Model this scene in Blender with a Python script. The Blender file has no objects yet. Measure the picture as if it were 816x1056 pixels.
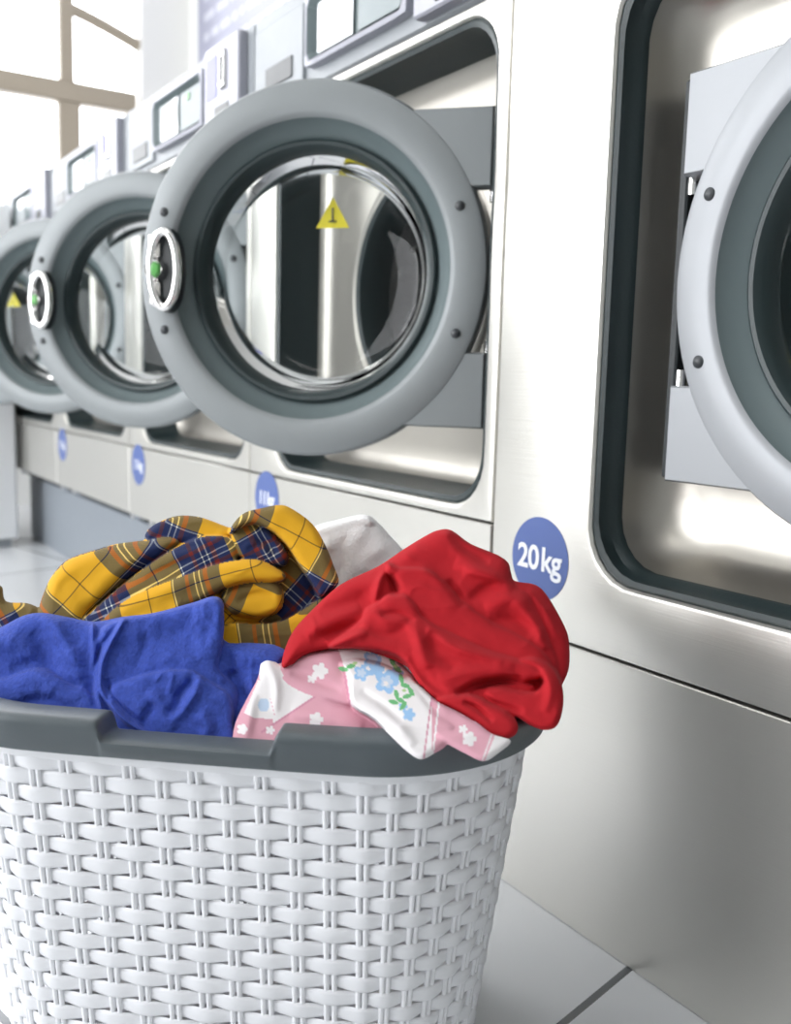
import bpy, math, random
import numpy as np
from mathutils import Vector, Matrix, noise
random.seed(3); rng = np.random.RandomState(5)
S = bpy.context.scene; C = S.collection
PI = math.pi; sin = math.sin; cos = math.cos
D = 0.72                                    # distance from the camera to the plane of the machine fronts, metres
EYE = Vector((0, 0, 0.592))

# ------------------------------------------------------------------ camera
F = Vector((-0.83236883, 0.53857315, -0.13077113)); R = Vector((0.54005115, 0.84120016, 0.02696368)); U = Vector((-0.12452661, 0.04817937, 0.99104585))
cd = bpy.data.cameras.new('camera'); cam = bpy.data.objects.new('camera', cd); C.objects.link(cam)
cam.matrix_world = Matrix(((R.x, U.x, -F.x, EYE.x), (R.y, U.y, -F.y, EYE.y), (R.z, U.z, -F.z, EYE.z), (0, 0, 0, 1)))
cd.sensor_fit = 'HORIZONTAL'; cd.sensor_width = 36; cd.lens = 36 * 1000 / 816
cd.clip_start = 0.02; cd.clip_end = 60
cd.dof.use_dof = True; cd.dof.focus_distance = 0.80; cd.dof.aperture_fstop = 7.5
S.camera = cam

# ------------------------------------------------------------------ world, lights, exposure
w = bpy.data.worlds.new('sky'); S.world = w; w.use_nodes = True
bg = w.node_tree.nodes['Background']; bg.inputs[0].default_value = (1, .99, .975, 1); bg.inputs[1].default_value = 6.5
def area(name, loc, rot, sx, sy, power, col=(1, 1, 1), portal=False):
    l = bpy.data.lights.new(name, 'AREA'); l.shape = 'RECTANGLE'; l.size = sx; l.size_y = sy; l.energy = power; l.color = col
    if portal: l.cycles.is_portal = True
    o = bpy.data.objects.new(name, l); C.objects.link(o); o.location = loc; o.rotation_euler = rot
    return o
area('window_portal', (-4.66, -0.55, 2.05), (0, -PI/2, 0), 1.75, 4.1, 1, portal=True)
area('added_window_portal', (-2.3, -3.05, 1.7), (PI/2, 0, 0), 3.6, 2.5, 1, portal=True)  # portal for the added glazing behind the viewer
S.view_settings.view_transform = 'Standard'; S.view_settings.look = 'None'; S.view_settings.gamma = 1
S.view_settings.use_curve_mapping = False; S.view_settings.exposure = 0.45
S.cycles.max_bounces = 8; S.cycles.transparent_max_bounces = 12; S.cycles.sample_clamp_indirect = 6
S.cycles.caustics_reflective = False; S.cycles.caustics_refractive = False
CEIL_POWER = 60

# ------------------------------------------------------------------ materials
def mat(name, col, rough=.5, metal=0, bump=0, bscale=50, aniso=0, coat=0, sheen=0, stretch=None, spec=None, trans=0):
    m = bpy.data.materials.new(name); m.use_nodes = True; nt = m.node_tree; b = nt.nodes['Principled BSDF']
    b.inputs['Base Color'].default_value = (*col, 1); b.inputs['Roughness'].default_value = rough; b.inputs['Metallic'].default_value = metal
    b.inputs['Coat Weight'].default_value = coat; b.inputs['Sheen Weight'].default_value = sheen
    if spec is not None: b.inputs['Specular IOR Level'].default_value = spec
    tc = nt.nodes.new('ShaderNodeTexCoord'); mp = nt.nodes.new('ShaderNodeMapping'); nt.links.new(tc.outputs['Object'], mp.inputs[0])
    if stretch: mp.inputs['Scale'].default_value = stretch
    nz = nt.nodes.new('ShaderNodeTexNoise'); nz.inputs['Scale'].default_value = bscale; nz.inputs['Detail'].default_value = 4
    nt.links.new(mp.outputs[0], nz.inputs[0])
    # slight unevenness of the gloss, every material
    mr = nt.nodes.new('ShaderNodeMapRange'); mr.inputs['To Min'].default_value = max(rough - .05, 0.02); mr.inputs['To Max'].default_value = rough + .06
    nt.links.new(nz.outputs[0], mr.inputs[0]); nt.links.new(mr.outputs[0], b.inputs['Roughness'])
    if bump:
        bp = nt.nodes.new('ShaderNodeBump'); bp.inputs['Strength'].default_value = bump; bp.inputs['Distance'].default_value = .001
        nt.links.new(nz.outputs[0], bp.inputs['Height']); nt.links.new(bp.outputs[0], b.inputs['Normal'])
    return m
M = {}
M['steel'] = mat('brushed_stainless', (.715, .70, .655), .35, .85, bump=.15, bscale=6, stretch=(1, 1, 90))
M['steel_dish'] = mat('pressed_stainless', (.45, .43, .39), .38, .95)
M['drum'] = mat('drum_steel', (.55, .55, .55), .25, 1)
M['white_panel'] = mat('pale_enamel', (.80, .81, .82), .3)
M['console'] = mat('console_plastic', (.27, .29, .31), .45)
M['console_pale'] = mat('console_pale', (.38, .385, .44), .4)
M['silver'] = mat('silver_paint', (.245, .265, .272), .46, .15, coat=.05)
M['silver_front_lit'] = mat('silver_paint_front_lit', (.35, .365, .385), .42, .15, coat=.05)  # front light on the big door put into a lighter silver
M['cone'] = mat('cone_grey', (.115, .15, .155), .42)
M['rubber'] = mat('black_rubber', (.018, .032, .034), .42)
M['gasket'] = mat('recess_rubber', (.014, .026, .028), .45, bump=.2, bscale=300)
M['chrome'] = mat('chrome', (.85, .84, .83), .08, 1)
M['dark'] = mat('dark_plastic', (.02, .025, .028), .4)
M['bolt'] = mat('bolt_cap', (.045, .05, .055), .35)
M['green'] = mat('green_lens', (.12, .42, .10), .2)
M['plinth'] = mat('plinth_grey', (.27, .30, .335), .5, bump=.1)
M['wall'] = mat('white_plaster', (.88, .88, .86), .8, bump=.1, bscale=80)
M['front_wall'] = mat('grey_plaster', (.70, .71, .70), .8)
M['frame'] = mat('beige_frame', (.40, .345, .27), .5)
M['rim'] = mat('grey_rim', (.085, .104, .115), .42, bump=.12, bscale=500)
M['basket'] = mat('white_plastic', (.86, .87, .90), .38)
M['blue_dot'] = mat('blue_sticker', (.085, .135, .36), .4)
M['ink_white'] = mat('white_ink', (.86, .88, .92), .5)
M['yellow'] = mat('warning_yellow', (.78, .68, .02), .4)
M['screen'] = mat('pale_screen', (.70, .74, .76), .12, coat=.5)
M['keypad'] = mat('keypad_grey', (.16, .20, .21), .35)
M['violet'] = mat('violet_print', (.13, .13, .46), .4)
M['sign'] = mat('pale_sign', (.42, .43, .55), .5)
M['sign_ink'] = mat('pale_ink', (.66, .67, .76), .5)
def glass(name, tint, refl):
    m = bpy.data.materials.new(name); m.use_nodes = True; nt = m.node_tree; nt.nodes.clear()
    o = nt.nodes.new('ShaderNodeOutputMaterial'); t = nt.nodes.new('ShaderNodeBsdfTransparent'); g = nt.nodes.new('ShaderNodeBsdfGlossy')
    t.inputs[0].default_value = (*tint, 1); g.inputs['Roughness'].default_value = .03
    fr = nt.nodes.new('ShaderNodeLayerWeight'); fr.inputs[0].default_value = refl
    mx = nt.nodes.new('ShaderNodeMixShader'); nt.links.new(fr.outputs['Fresnel'], mx.inputs[0]); nt.links.new(t.outputs[0], mx.inputs[1]); nt.links.new(g.outputs[0], mx.inputs[2])
    nt.links.new(mx.outputs[0], o.inputs[0]); return m
M['glass'] = glass('door_glass', (.90, .93, .93), .22)
M['pane'] = glass('window_pane', (.97, .98, 1), .3)
def floor_mat():
    m = mat('floor_tiles', (.80, .82, .84), .22); nt = m.node_tree; b = nt.nodes['Principled BSDF']
    g = nt.nodes.new('ShaderNodeNewGeometry'); sp = nt.nodes.new('ShaderNodeSeparateXYZ'); nt.links.new(g.outputs['Position'], sp.inputs[0])
    def N(op, a, b_=None):
        n = nt.nodes.new('ShaderNodeMath'); n.operation = op
        for i, x in enumerate((a, b_)):
            if x is None: continue
            if isinstance(x, (int, float)): n.inputs[i].default_value = x
            else: nt.links.new(x, n.inputs[i])
        return n.outputs[0]
    T = .60
    def dist(c, off): return N('ABSOLUTE', N('SUBTRACT', N('FRACT', N('DIVIDE', N('ADD', c, off), T)), .5))
    # x is sheared a little: the tiles were laid slightly off the line of the machines
    xx = N('SUBTRACT', sp.outputs['X'], N('MULTIPLY', sp.outputs['Y'], -.254)); yy = N('ADD', sp.outputs['Y'], N('MULTIPLY', sp.outputs['X'], -.254))
    a = dist(xx, 10 * T + .462 + .5 * T); c = dist(yy, 10 * T + .22 + .5 * T)
    mn = N('MINIMUM', a, c); ln = N('LESS_THAN', mn, .0042 / T)
    mix = nt.nodes.new('ShaderNodeMix'); mix.data_type = 'RGBA'; nt.links.new(ln, mix.inputs['Factor'])
    mix.inputs['A'].default_value = (.80, .82, .84, 1); mix.inputs['B'].default_value = (.10, .11, .12, 1)
    nt.links.new(mix.outputs['Result'], b.inputs['Base Color']); return m
M['floor'] = floor_mat()
# fabrics
def fabric(name, col, bump=.4, bscale=900, sheen=.1, var=.12):
    m = mat(name, col, .85, bump=bump, bscale=bscale, sheen=sheen, spec=.25); nt = m.node_tree; b = nt.nodes['Principled BSDF']
    nz = nt.nodes.new('ShaderNodeTexNoise'); nz.inputs['Scale'].default_value = 260; nz.inputs['Detail'].default_value = 3
    tc = nt.nodes.new('ShaderNodeTexCoord'); nt.links.new(tc.outputs['Object'], nz.inputs[0])
    mix = nt.nodes.new('ShaderNodeMix'); mix.data_type = 'RGBA'; nt.links.new(nz.outputs[0], mix.inputs['Factor'])
    mix.inputs['A'].default_value = (*[c * (1 - var) for c in col], 1); mix.inputs['B'].default_value = (*[min(1, c * (1 + var)) for c in col], 1)
    nt.links.new(mix.outputs['Result'], b.inputs['Base Color'])
    b.inputs['Sheen Roughness'].default_value = .4; return m
M['red'] = fabric('red_jersey', (.47, .011, .019), .25, 1400, .03, .06)
M['blue'] = fabric('blue_fleece', (.045, .085, .42), 1.0, 420, .12, .35)
M['towel'] = fabric('white_terry', (.94, .94, .94), 1.0, 420, .1, .06)
def floral_mat():
    m = mat('floral_cotton', (.8, .8, .8), .8, bump=.25, bscale=1200, spec=.25); nt = m.node_tree; b = nt.nodes['Principled BSDF']
    a = nt.nodes.new('ShaderNodeAttribute'); a.attribute_name = 'print'; nt.links.new(a.outputs['Color'], b.inputs['Base Color']); return m
M['floral'] = floral_mat()
def plaid_mat():
    m = mat('yellow_plaid_flannel', (.8, .5, .05), .85, bump=.5, bscale=1100, sheen=.06, spec=.2); nt = m.node_tree; b = nt.nodes['Principled BSDF']
    uv = nt.nodes.new('ShaderNodeUVMap'); uv.uv_map = 'weave'; sp = nt.nodes.new('ShaderNodeSeparateXYZ'); nt.links.new(uv.outputs[0], sp.inputs[0])
    Y = (.74, .39, .017, 1); N_ = (.012, .022, .085, 1); RD = (.17, .018, .014, 1); W = (.8, .78, .6, 1); K = (.05, .03, .02, 1)
    outs = []
    for ch in ('X', 'Y'):
        d = nt.nodes.new('ShaderNodeMath'); d.operation = 'FRACT'; nt.links.new(sp.outputs[ch], d.inputs[0])
        r = nt.nodes.new('ShaderNodeValToRGB'); r.color_ramp.interpolation = 'CONSTANT'; e = r.color_ramp.elements
        stops = [(0, Y), (.10, Y), (.235, K), (.25, Y), (.46, Y), (.475, N_), (.485, W), (.50, N_), (.60, N_), (.615, RD), (.65, N_), (.705, W), (.718, N_), (.74, N_), (.755, W), (.768, N_), (.80, RD), (.84, N_), (.955, Y)]
        e[0].position = 0; e[0].color = stops[0][1]; e[1].position = stops[1][0]; e[1].color = stops[1][1]
        for p, c in stops[2:]:
            x = e.new(p); x.color = c
        nt.links.new(d.outputs[0], r.inputs[0]); outs.append(r.outputs[0])
    mix = nt.nodes.new('ShaderNodeMix'); mix.data_type = 'RGBA'; nt.links.new(outs[0], mix.inputs['A']); nt.links.new(outs[1], mix.inputs['B'])
    # twill weave: fine diagonal alternation of warp and weft threads
    tw = nt.nodes.new('ShaderNodeTexWave'); tw.inputs['Scale'].default_value = 34; tw.bands_direction = 'DIAGONAL'; nt.links.new(uv.outputs[0], tw.inputs[0])
    mr = nt.nodes.new('ShaderNodeMapRange'); mr.inputs['To Min'].default_value = .4; mr.inputs['To Max'].default_value = .6; nt.links.new(tw.outputs['Fac'], mr.inputs[0])
    nt.links.new(mr.outputs[0], mix.inputs['Factor'])
    # the two threads darken one another where they differ (subtractive mix of dyed yarns)
    ml = nt.nodes.new('ShaderNodeVectorMath'); ml.operation = 'MULTIPLY'; nt.links.new(outs[0], ml.inputs[0]); nt.links.new(outs[1], ml.inputs[1])
    sq = nt.nodes.new('ShaderNodeSeparateXYZ'); nt.links.new(ml.outputs[0], sq.inputs[0]); cb = nt.nodes.new('ShaderNodeCombineXYZ')
    for ch in 'XYZ':
        r = nt.nodes.new('ShaderNodeMath'); r.operation = 'SQRT'; nt.links.new(sq.outputs[ch], r.inputs[0]); nt.links.new(r.outputs[0], cb.inputs[ch])
    m2 = nt.nodes.new('ShaderNodeMix'); m2.data_type = 'RGBA'; m2.inputs['Factor'].default_value = .7
    nt.links.new(mix.outputs['Result'], m2.inputs['A']); nt.links.new(cb.outputs[0], m2.inputs['B'])
    nt.links.new(m2.outputs['Result'], b.inputs['Base Color']); return m
M['plaid'] = plaid_mat()

# ------------------------------------------------------------------ mesh helpers
class MB:
    def __init__(s): s.v = []; s.f = []
    def add(s, vs, fs):
        n = len(s.v); s.v += [tuple(v) for v in vs]; s.f += [tuple(i + n for i in f) for f in fs]; return s
    def box(s, x0, x1, y0, y1, z0, z1, b=0.0):
        if b <= 0:
            vs = [(x, y, z) for z in (z0, z1) for y in (y0, y1) for x in (x0, x1)]
            return s.add(vs, [(0, 2, 3, 1), (4, 5, 7, 6), (0, 1, 5, 4), (2, 6, 7, 3), (0, 4, 6, 2), (1, 3, 7, 5)])
        # chamfered box: stack of loops along z
        def loop(i, z): return [(x0 + i + b, y0 + i, z), (x1 - i - b, y0 + i, z), (x1 - i, y0 + i + b, z), (x1 - i, y1 - i - b, z), (x1 - i - b, y1 - i, z), (x0 + i + b, y1 - i, z), (x0 + i, y1 - i - b, z), (x0 + i, y0 + i + b, z)]
        return s.loft([loop(b * .9, z0), loop(0, z0 + b), loop(0, z1 - b), loop(b * .9, z1)], cap=True)
    def loft(s, loops, cap=False, closed=True, flip=False):
        n = len(loops[0]); vs = [p for l in loops for p in l]; fs = []
        for a in range(len(loops) - 1):
            for i in range(n if closed else n - 1):
                j = (i + 1) % n; q = (a * n + i, a * n + j, (a + 1) * n + j, (a + 1) * n + i); fs.append(q[::-1] if flip else q)
        if cap:
            fs.append(tuple(range(n))[::-1]); fs.append(tuple((len(loops) - 1) * n + i for i in range(n)))
        return s.add(vs, fs)
    def lathe(s, prof, n=72, cx=0, cz=0, y0=0):     # axis along Y
        loops = [[(cx + r * cos(2*PI*i/n), y0 + y, cz + r * sin(2*PI*i/n)) for i in range(n)] for r, y in prof]
        return s.loft(loops)
    def tube(s, pts, r, n=10, closed=False):
        pts = [Vector(p) for p in pts]; loops = []; m = len(pts); ref = None
        for i, p in enumerate(pts):
            a = pts[(i - 1) % m] if (closed or i) else p; b = pts[(i + 1) % m] if (closed or i < m - 1) else p
            t = (b - a).normalized()
            if ref is None: ref = t.orthogonal().normalized()
            ref = (ref - t * ref.dot(t)).normalized(); q = t.cross(ref); rr = r[i] if isinstance(r, (list, tuple)) else r
            loops.append([p + (ref * cos(2*PI*k/n) + q * sin(2*PI*k/n)) * rr for k in range(n)])
        if closed: loops.append(loops[0])
        return s.loft(loops, cap=not closed)
    def build(s, name, m, parent=None, loc=None, sharp=35, smooth=True):
        me = bpy.data.meshes.new(name); me.from_pydata(s.v, [], s.f); me.update()
        import bmesh
        bm = bmesh.new(); bm.from_mesh(me); bmesh.ops.remove_doubles(bm, verts=bm.verts, dist=1e-6); bmesh.ops.recalc_face_normals(bm, faces=bm.faces); bm.to_mesh(me); bm.free()
        if smooth:
            me.polygons.foreach_set('use_smooth', [True] * len(me.polygons)); me.set_sharp_from_angle(angle=math.radians(sharp))
        me.materials.append(m); o = bpy.data.objects.new(name, me); C.objects.link(o)
        if parent: o.parent = parent
        if loc: o.location = loc
        return o
def empty(name, loc, rz=0):
    o = bpy.data.objects.new(name, None); C.objects.link(o); o.location = loc; o.rotation_euler = (0, 0, rz); o.empty_display_size = .1; return o
def tag(o, label=None, cat=None, group=None, kind=None):
    if label: o['label'] = label
    if cat: o['category'] = cat
    if group: o['group'] = group
    if kind: o['kind'] = kind
    return o
def copy_tree(o, parent=None):
    c = o.copy(); C.objects.link(c)
    if parent: c.parent = parent
    for ch in list(o.children): copy_tree(ch, c)
    return c
def rrect(cx, cz, hx, hz, r, y, n=128):
    """loop of n points on a rounded rectangle, spaced by angle so that loops of different size match up"""
    out = []
    for i in range(n):
        a = 2*PI*(i + .5)/n; dx, dz = cos(a), sin(a)
        t = min(hx/abs(dx) if abs(dx) > 1e-9 else 1e9, hz/abs(dz) if abs(dz) > 1e-9 else 1e9)
        x, z = abs(dx)*t, abs(dz)*t
        if r > 0 and x > hx - r and z > hz - r:
            # ray / corner-circle intersection
            px, pz = hx - r, hz - r; B = abs(dx)*px + abs(dz)*pz; Cc = px*px + pz*pz - r*r
            t = B + math.sqrt(max(B*B - Cc, 0)); x, z = abs(dx)*t, abs(dz)*t
        out.append((cx + math.copysign(x, dx), y, cz + math.copysign(z, dz)))
    return out
def circ_loop(cx, cz, r, y, n=128): return [(cx + r*cos(2*PI*(i+.5)/n), y, cz + r*sin(2*PI*(i+.5)/n)) for i in range(n)]

# ------------------------------------------------------------------ the room
def struct(name, mb, m, **k): o = mb.build(name, m, **k); o['kind'] = 'structure'; return o
XE, YB, YF, XR, H = -4.6, 1.75, -3.0, 3.2, 3.0
struct('floor', MB().box(XE - .1, XR, YF, YB, -.05, 0), M['floor'])
struct('ceiling', MB().box(XE - .1, XR, YF, YB, H, H + .05), M['wall'])
struct('wall_back', MB().box(XE - .1, XR, YB, YB + .1, 0, H), M['wall'])
struct('wall_right', MB().box(XR, XR + .1, YF, YB, 0, H), M['front_wall'])
# end wall with one wide window whose right head is cut by an arch
WY0, WY1, WZ0, WZ1 = -2.6, 1.52, 1.16, 2.92
mb = MB().box(XE - .1, XE, YF, YB, 0, WZ0).box(XE - .1, XE, YF, YB, WZ1, H).box(XE - .1, XE, YF, WY0, WZ0, WZ1).box(XE - .1, XE, WY1, YB, WZ0, WZ1)
def arch(y): return 2.225 - .075*((y - 1.18)/.34) - .03*((y-1.18)/.34)**2
ys = [1.19 + .33*i/12 for i in range(13)]
struct('wall_left', mb, M['wall'])
wf = MB()
for y in (WY0, -1.9, -.9, .1, 1.17): wf.box(XE - .075, XE - .02, y - .02, y + .075, WZ0, 1.845, .004)
for y in (WY0, -1.9, -.9, .1, 1.165): wf.box(XE - .075, XE - .02, y - .005, y + .055, 1.845, WZ1, .004)
wf.box(XE - .08, XE - .01, WY0, 1.5, 1.80, 1.89, .006).box(XE - .08, XE - .01, WY0, WY1, WZ0, WZ0 + .04, .004)
wf.tube([(XE - .045, y, arch(y) - .012) for y in ys], .027, 10)
win = struct('window_1', wf, M['frame'])
MB().box(XE - .055, XE - .049, WY0, WY1, WZ0, WZ1).build('pane', M['pane'], win)
# shopfront wall behind the viewer: left glazing added for bright reflections, right plain
struct('wall_front', MB().box(XE - .1, -4.1, YF - .1, YF, 0, H).box(-.5, XR, YF - .1, YF, 0, H).box(-4.1, -.5, YF - .1, YF, 2.95, H).box(-4.1, -.5, YF - .1, YF, 0, .45), M['front_wall'])
wf = MB()
for x in (-4.1, -2.9, -1.7, -.55): wf.box(x, x + .05, YF - .08, YF - .02, .45, 2.95, .004)
wf.box(-4.1, -.5, YF - .08, YF - .02, .45, .5, .004).box(-4.1, -.5, YF - .08, YF - .02, 2.9, 2.95, .004)
win = struct('added_window', wf, M['frame'])
MB().box(-4.1, -.5, YF - .055, YF - .05, .45, 2.95).build('pane', M['pane'], win)
# unseen ceiling fittings, added as fill light for the room
em = bpy.data.materials.new('fill_diffuser'); em.use_nodes = True
eb = em.node_tree.nodes['Principled BSDF']; eb.inputs['Emission Color'].default_value = (1, .98, .95, 1); eb.inputs['Emission Strength'].default_value = 6
for i, (x, y) in enumerate([(-2.6, -.9), (-.2, -.9)]):
    t = empty('added_fill_light', (x, y, H)); tag(t, ['long added fill light over the row of small washers', 'long added fill light over the big stainless washer'][i], 'ceiling light', 'added fill lights of the laundry')
    MB().box(-.62, .62, -.16, .16, -.06, 0, .01).build('housing', M['white_panel'], t)
    MB().box(-.58, .58, -.13, .13, -.066, -.058).build('diffuser', em, t)

# ------------------------------------------------------------------ washing machines (local frame: x right, y into the machine, z up from its foot)
def d(v): return v * D
RO = d(.334)                                   # outer radius of a door ring
def make_door(parent, side, opened, hx, hy, cz, paint='silver'):
    """side=+1: hinge on the right; the door frame's origin lies on the hinge line"""
    o = MB()
    prof = [(.312, .045), (.330, .040), (.334, .028), (.334, .010), (.3295, .003), (.322, .0), (.277, -.003), (.270, .000), (.2665, .004)]
    o.lathe([(d(r), d(y)) for r, y in prof], 120, cx=-side*RO)
    door = o.build('door', M[paint], parent, (hx, hy, cz)); door.rotation_euler = (0, 0, opened)
    X = -side*RO
    MB().lathe([(d(r), d(y)) for r, y in [(.2665, .004), (.262, .012), (.240, .034), (.236, .036), (.236, .05), (.312, .05), (.312, .045)]], 120, cx=X).build('inner_cone', M['cone'], door)
    MB().lathe([(d(r), d(y)) for r, y in [(.2375, .036), (.2360, .029), (.2320, .026), (.226, .027), (.221, .033), (.217, .042), (.214, .052), (.213, .065), (.25, .07), (.255, .05)]], 120, cx=X).build('door_seal', M['rubber'], door)
    g = MB().lathe([(d(r), d(y)) for r, y in [(.214, .056), (.210, .066), (.204, .10), (.195, .128), (.184, .140), (.165, .148), (.120, .155), (.06, .159), (.0005, .160)]], 96, cx=X)
    g.build('door_glass', M['glass'], door)
    # square hinge ears whose outer edge is level with the ring
    for s in (1, -1):
        e = MB(); z0, z1 = sorted((s*d(.14), s*d(.272)))
        zs_ = [z0 + (z1 - z0)*q/10 for q in range(11)]; ri = d(.316)
        ring_ = [(X + side*math.sqrt(ri*ri - z*z), z) for z in zs_] + [(X + side*RO, z1), (X + side*RO, z0)]
        cxm = sum(p[0] for p in ring_)/13; czm = sum(p[1] for p in ring_)/13
        sh = lambda k, y: [(cxm + (x - cxm)*k, y, czm + (z - czm)*k) for x, z in ring_]
        e.loft([sh(.96, d(.004)), sh(1, d(.008)), sh(1, d(.036)), sh(.97, d(.038))], cap=True)
        e.build('hinge_block', M[paint], door)
        MB().tube([(X + side*RO + side*.001, d(.03), s*d(.118)), (X + side*RO + side*.001, d(.03), s*d(.14))], d(.009), 12).build('hinge_pin', M['chrome'], door)
    for ax in (1, -1):
        for az in (1, -1):
            a = math.radians(21); r = d(.301)
            MB().lathe([(d(.0002), d(-.0065)), (d(.005), d(-.006)), (d(.0085), d(-.003)), (d(.0095), d(.004))], 20, cx=X + ax*r*cos(a), cz=az*r*sin(a)).build('bolt', M['bolt'], door)
    # latch handle on the free side: dark back plate, chrome loop, green lens
    hxx = X - side*d(.266)
    pl = MB().loft([[(hxx + side*0 + d(.034)*cos(t)*.9, d(y), d(.077)*sin(t)) for t in [2*PI*k/40 for k in range(40)]] for y in (-.002, -.022)], cap=True).build('handle', M['dark'], door)
    lp = [(hxx + d(.027)*cos(t), d(-.030), d(.068)*sin(t)) for t in [2*PI*k/56 for k in range(56)]]
    MB().tube(lp, d(.0085), 12, closed=True).build('handle_loop', M['chrome'], door)
    xs = hxx - side*d(.022)
    for s in (1, -1): MB().box(xs - d(.010), xs + d(.012), d(-.034), d(.002), *sorted((s*d(.018), s*d(.068))), d(.006)).build('handle_mount', M['chrome'], door)
    MB().lathe([(d(.019), d(.0)), (d(.020), d(-.030)), (d(.017), d(-.036)), (d(.014), d(-.034))], 28, cx=xs + side*d(.002)).build('latch_button', M['chrome'], door)
    MB().lathe([(d(.0145), d(-.033)), (d(.011), d(-.037)), (d(.0003), d(-.038))], 24, cx=xs + side*d(.002)).build('latch_lens', M['green'], door)
    # warning triangle on the pane
    z0 = d(.098); a = d(.034); yy = d(.146)
    MB().add([(X - a, yy, z0), (X + a, yy, z0), (X, yy, z0 + a*1.72), (X - a, yy + .0006, z0), (X + a, yy + .0006, z0), (X, yy + .0006, z0 + a*1.72)], [(0, 1, 2), (5, 4, 3), (0, 3, 4, 1), (1, 4, 5, 2), (2, 5, 3, 0)]).build('warning_triangle', M['yellow'], door, smooth=False)
    bd = MB()
    for (xa, za, xb, zb) in [(0, .42, 0, 1.1), (-.22, .36, .22, .36)]:
        bd.tube([(X + xa*a, yy - .0006, z0 + za*a), (X + xb*a, yy - .0006, z0 + zb*a)], d(.0018), 6)
    bd.build('warning_mark', M['bolt'], door)
    return door
def text_mesh(s, size, parent, loc, m, name, rot=(PI/2, 0, 0), ext=.0003, bold=.021):
    c = bpy.data.curves.new(name, 'FONT'); c.body = s; c.size = size; c.align_x = 'CENTER'; c.align_y = 'CENTER'; c.extrude = ext; c.offset = size*bold; c.space_character = .95; c.space_word = .45
    o = bpy.data.objects.new(name, c); C.objects.link(o); bpy.context.view_layer.update()
    me = bpy.data.meshes.new_from_object(o); bpy.data.objects.remove(o); bpy.data.curves.remove(c)
    me.name = name; me.materials.clear(); me.materials.append(m); q = bpy.data.objects.new(name, me); C.objects.link(q); q.parent = parent; q.location = loc; q.rotation_euler = rot
    return q
def sticker(parent, x, z, r, txt, size):
    s = MB().lathe([(r, .0), (r, -.0006), (.0001, -.0006)], 64).build('capacity_sticker', M['blue_dot'], parent, (x, 0, z))
    text_mesh(txt, size, s, (0, -.0010, -.001), M['ink_white'], 'capacity_text')
    return s
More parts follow.
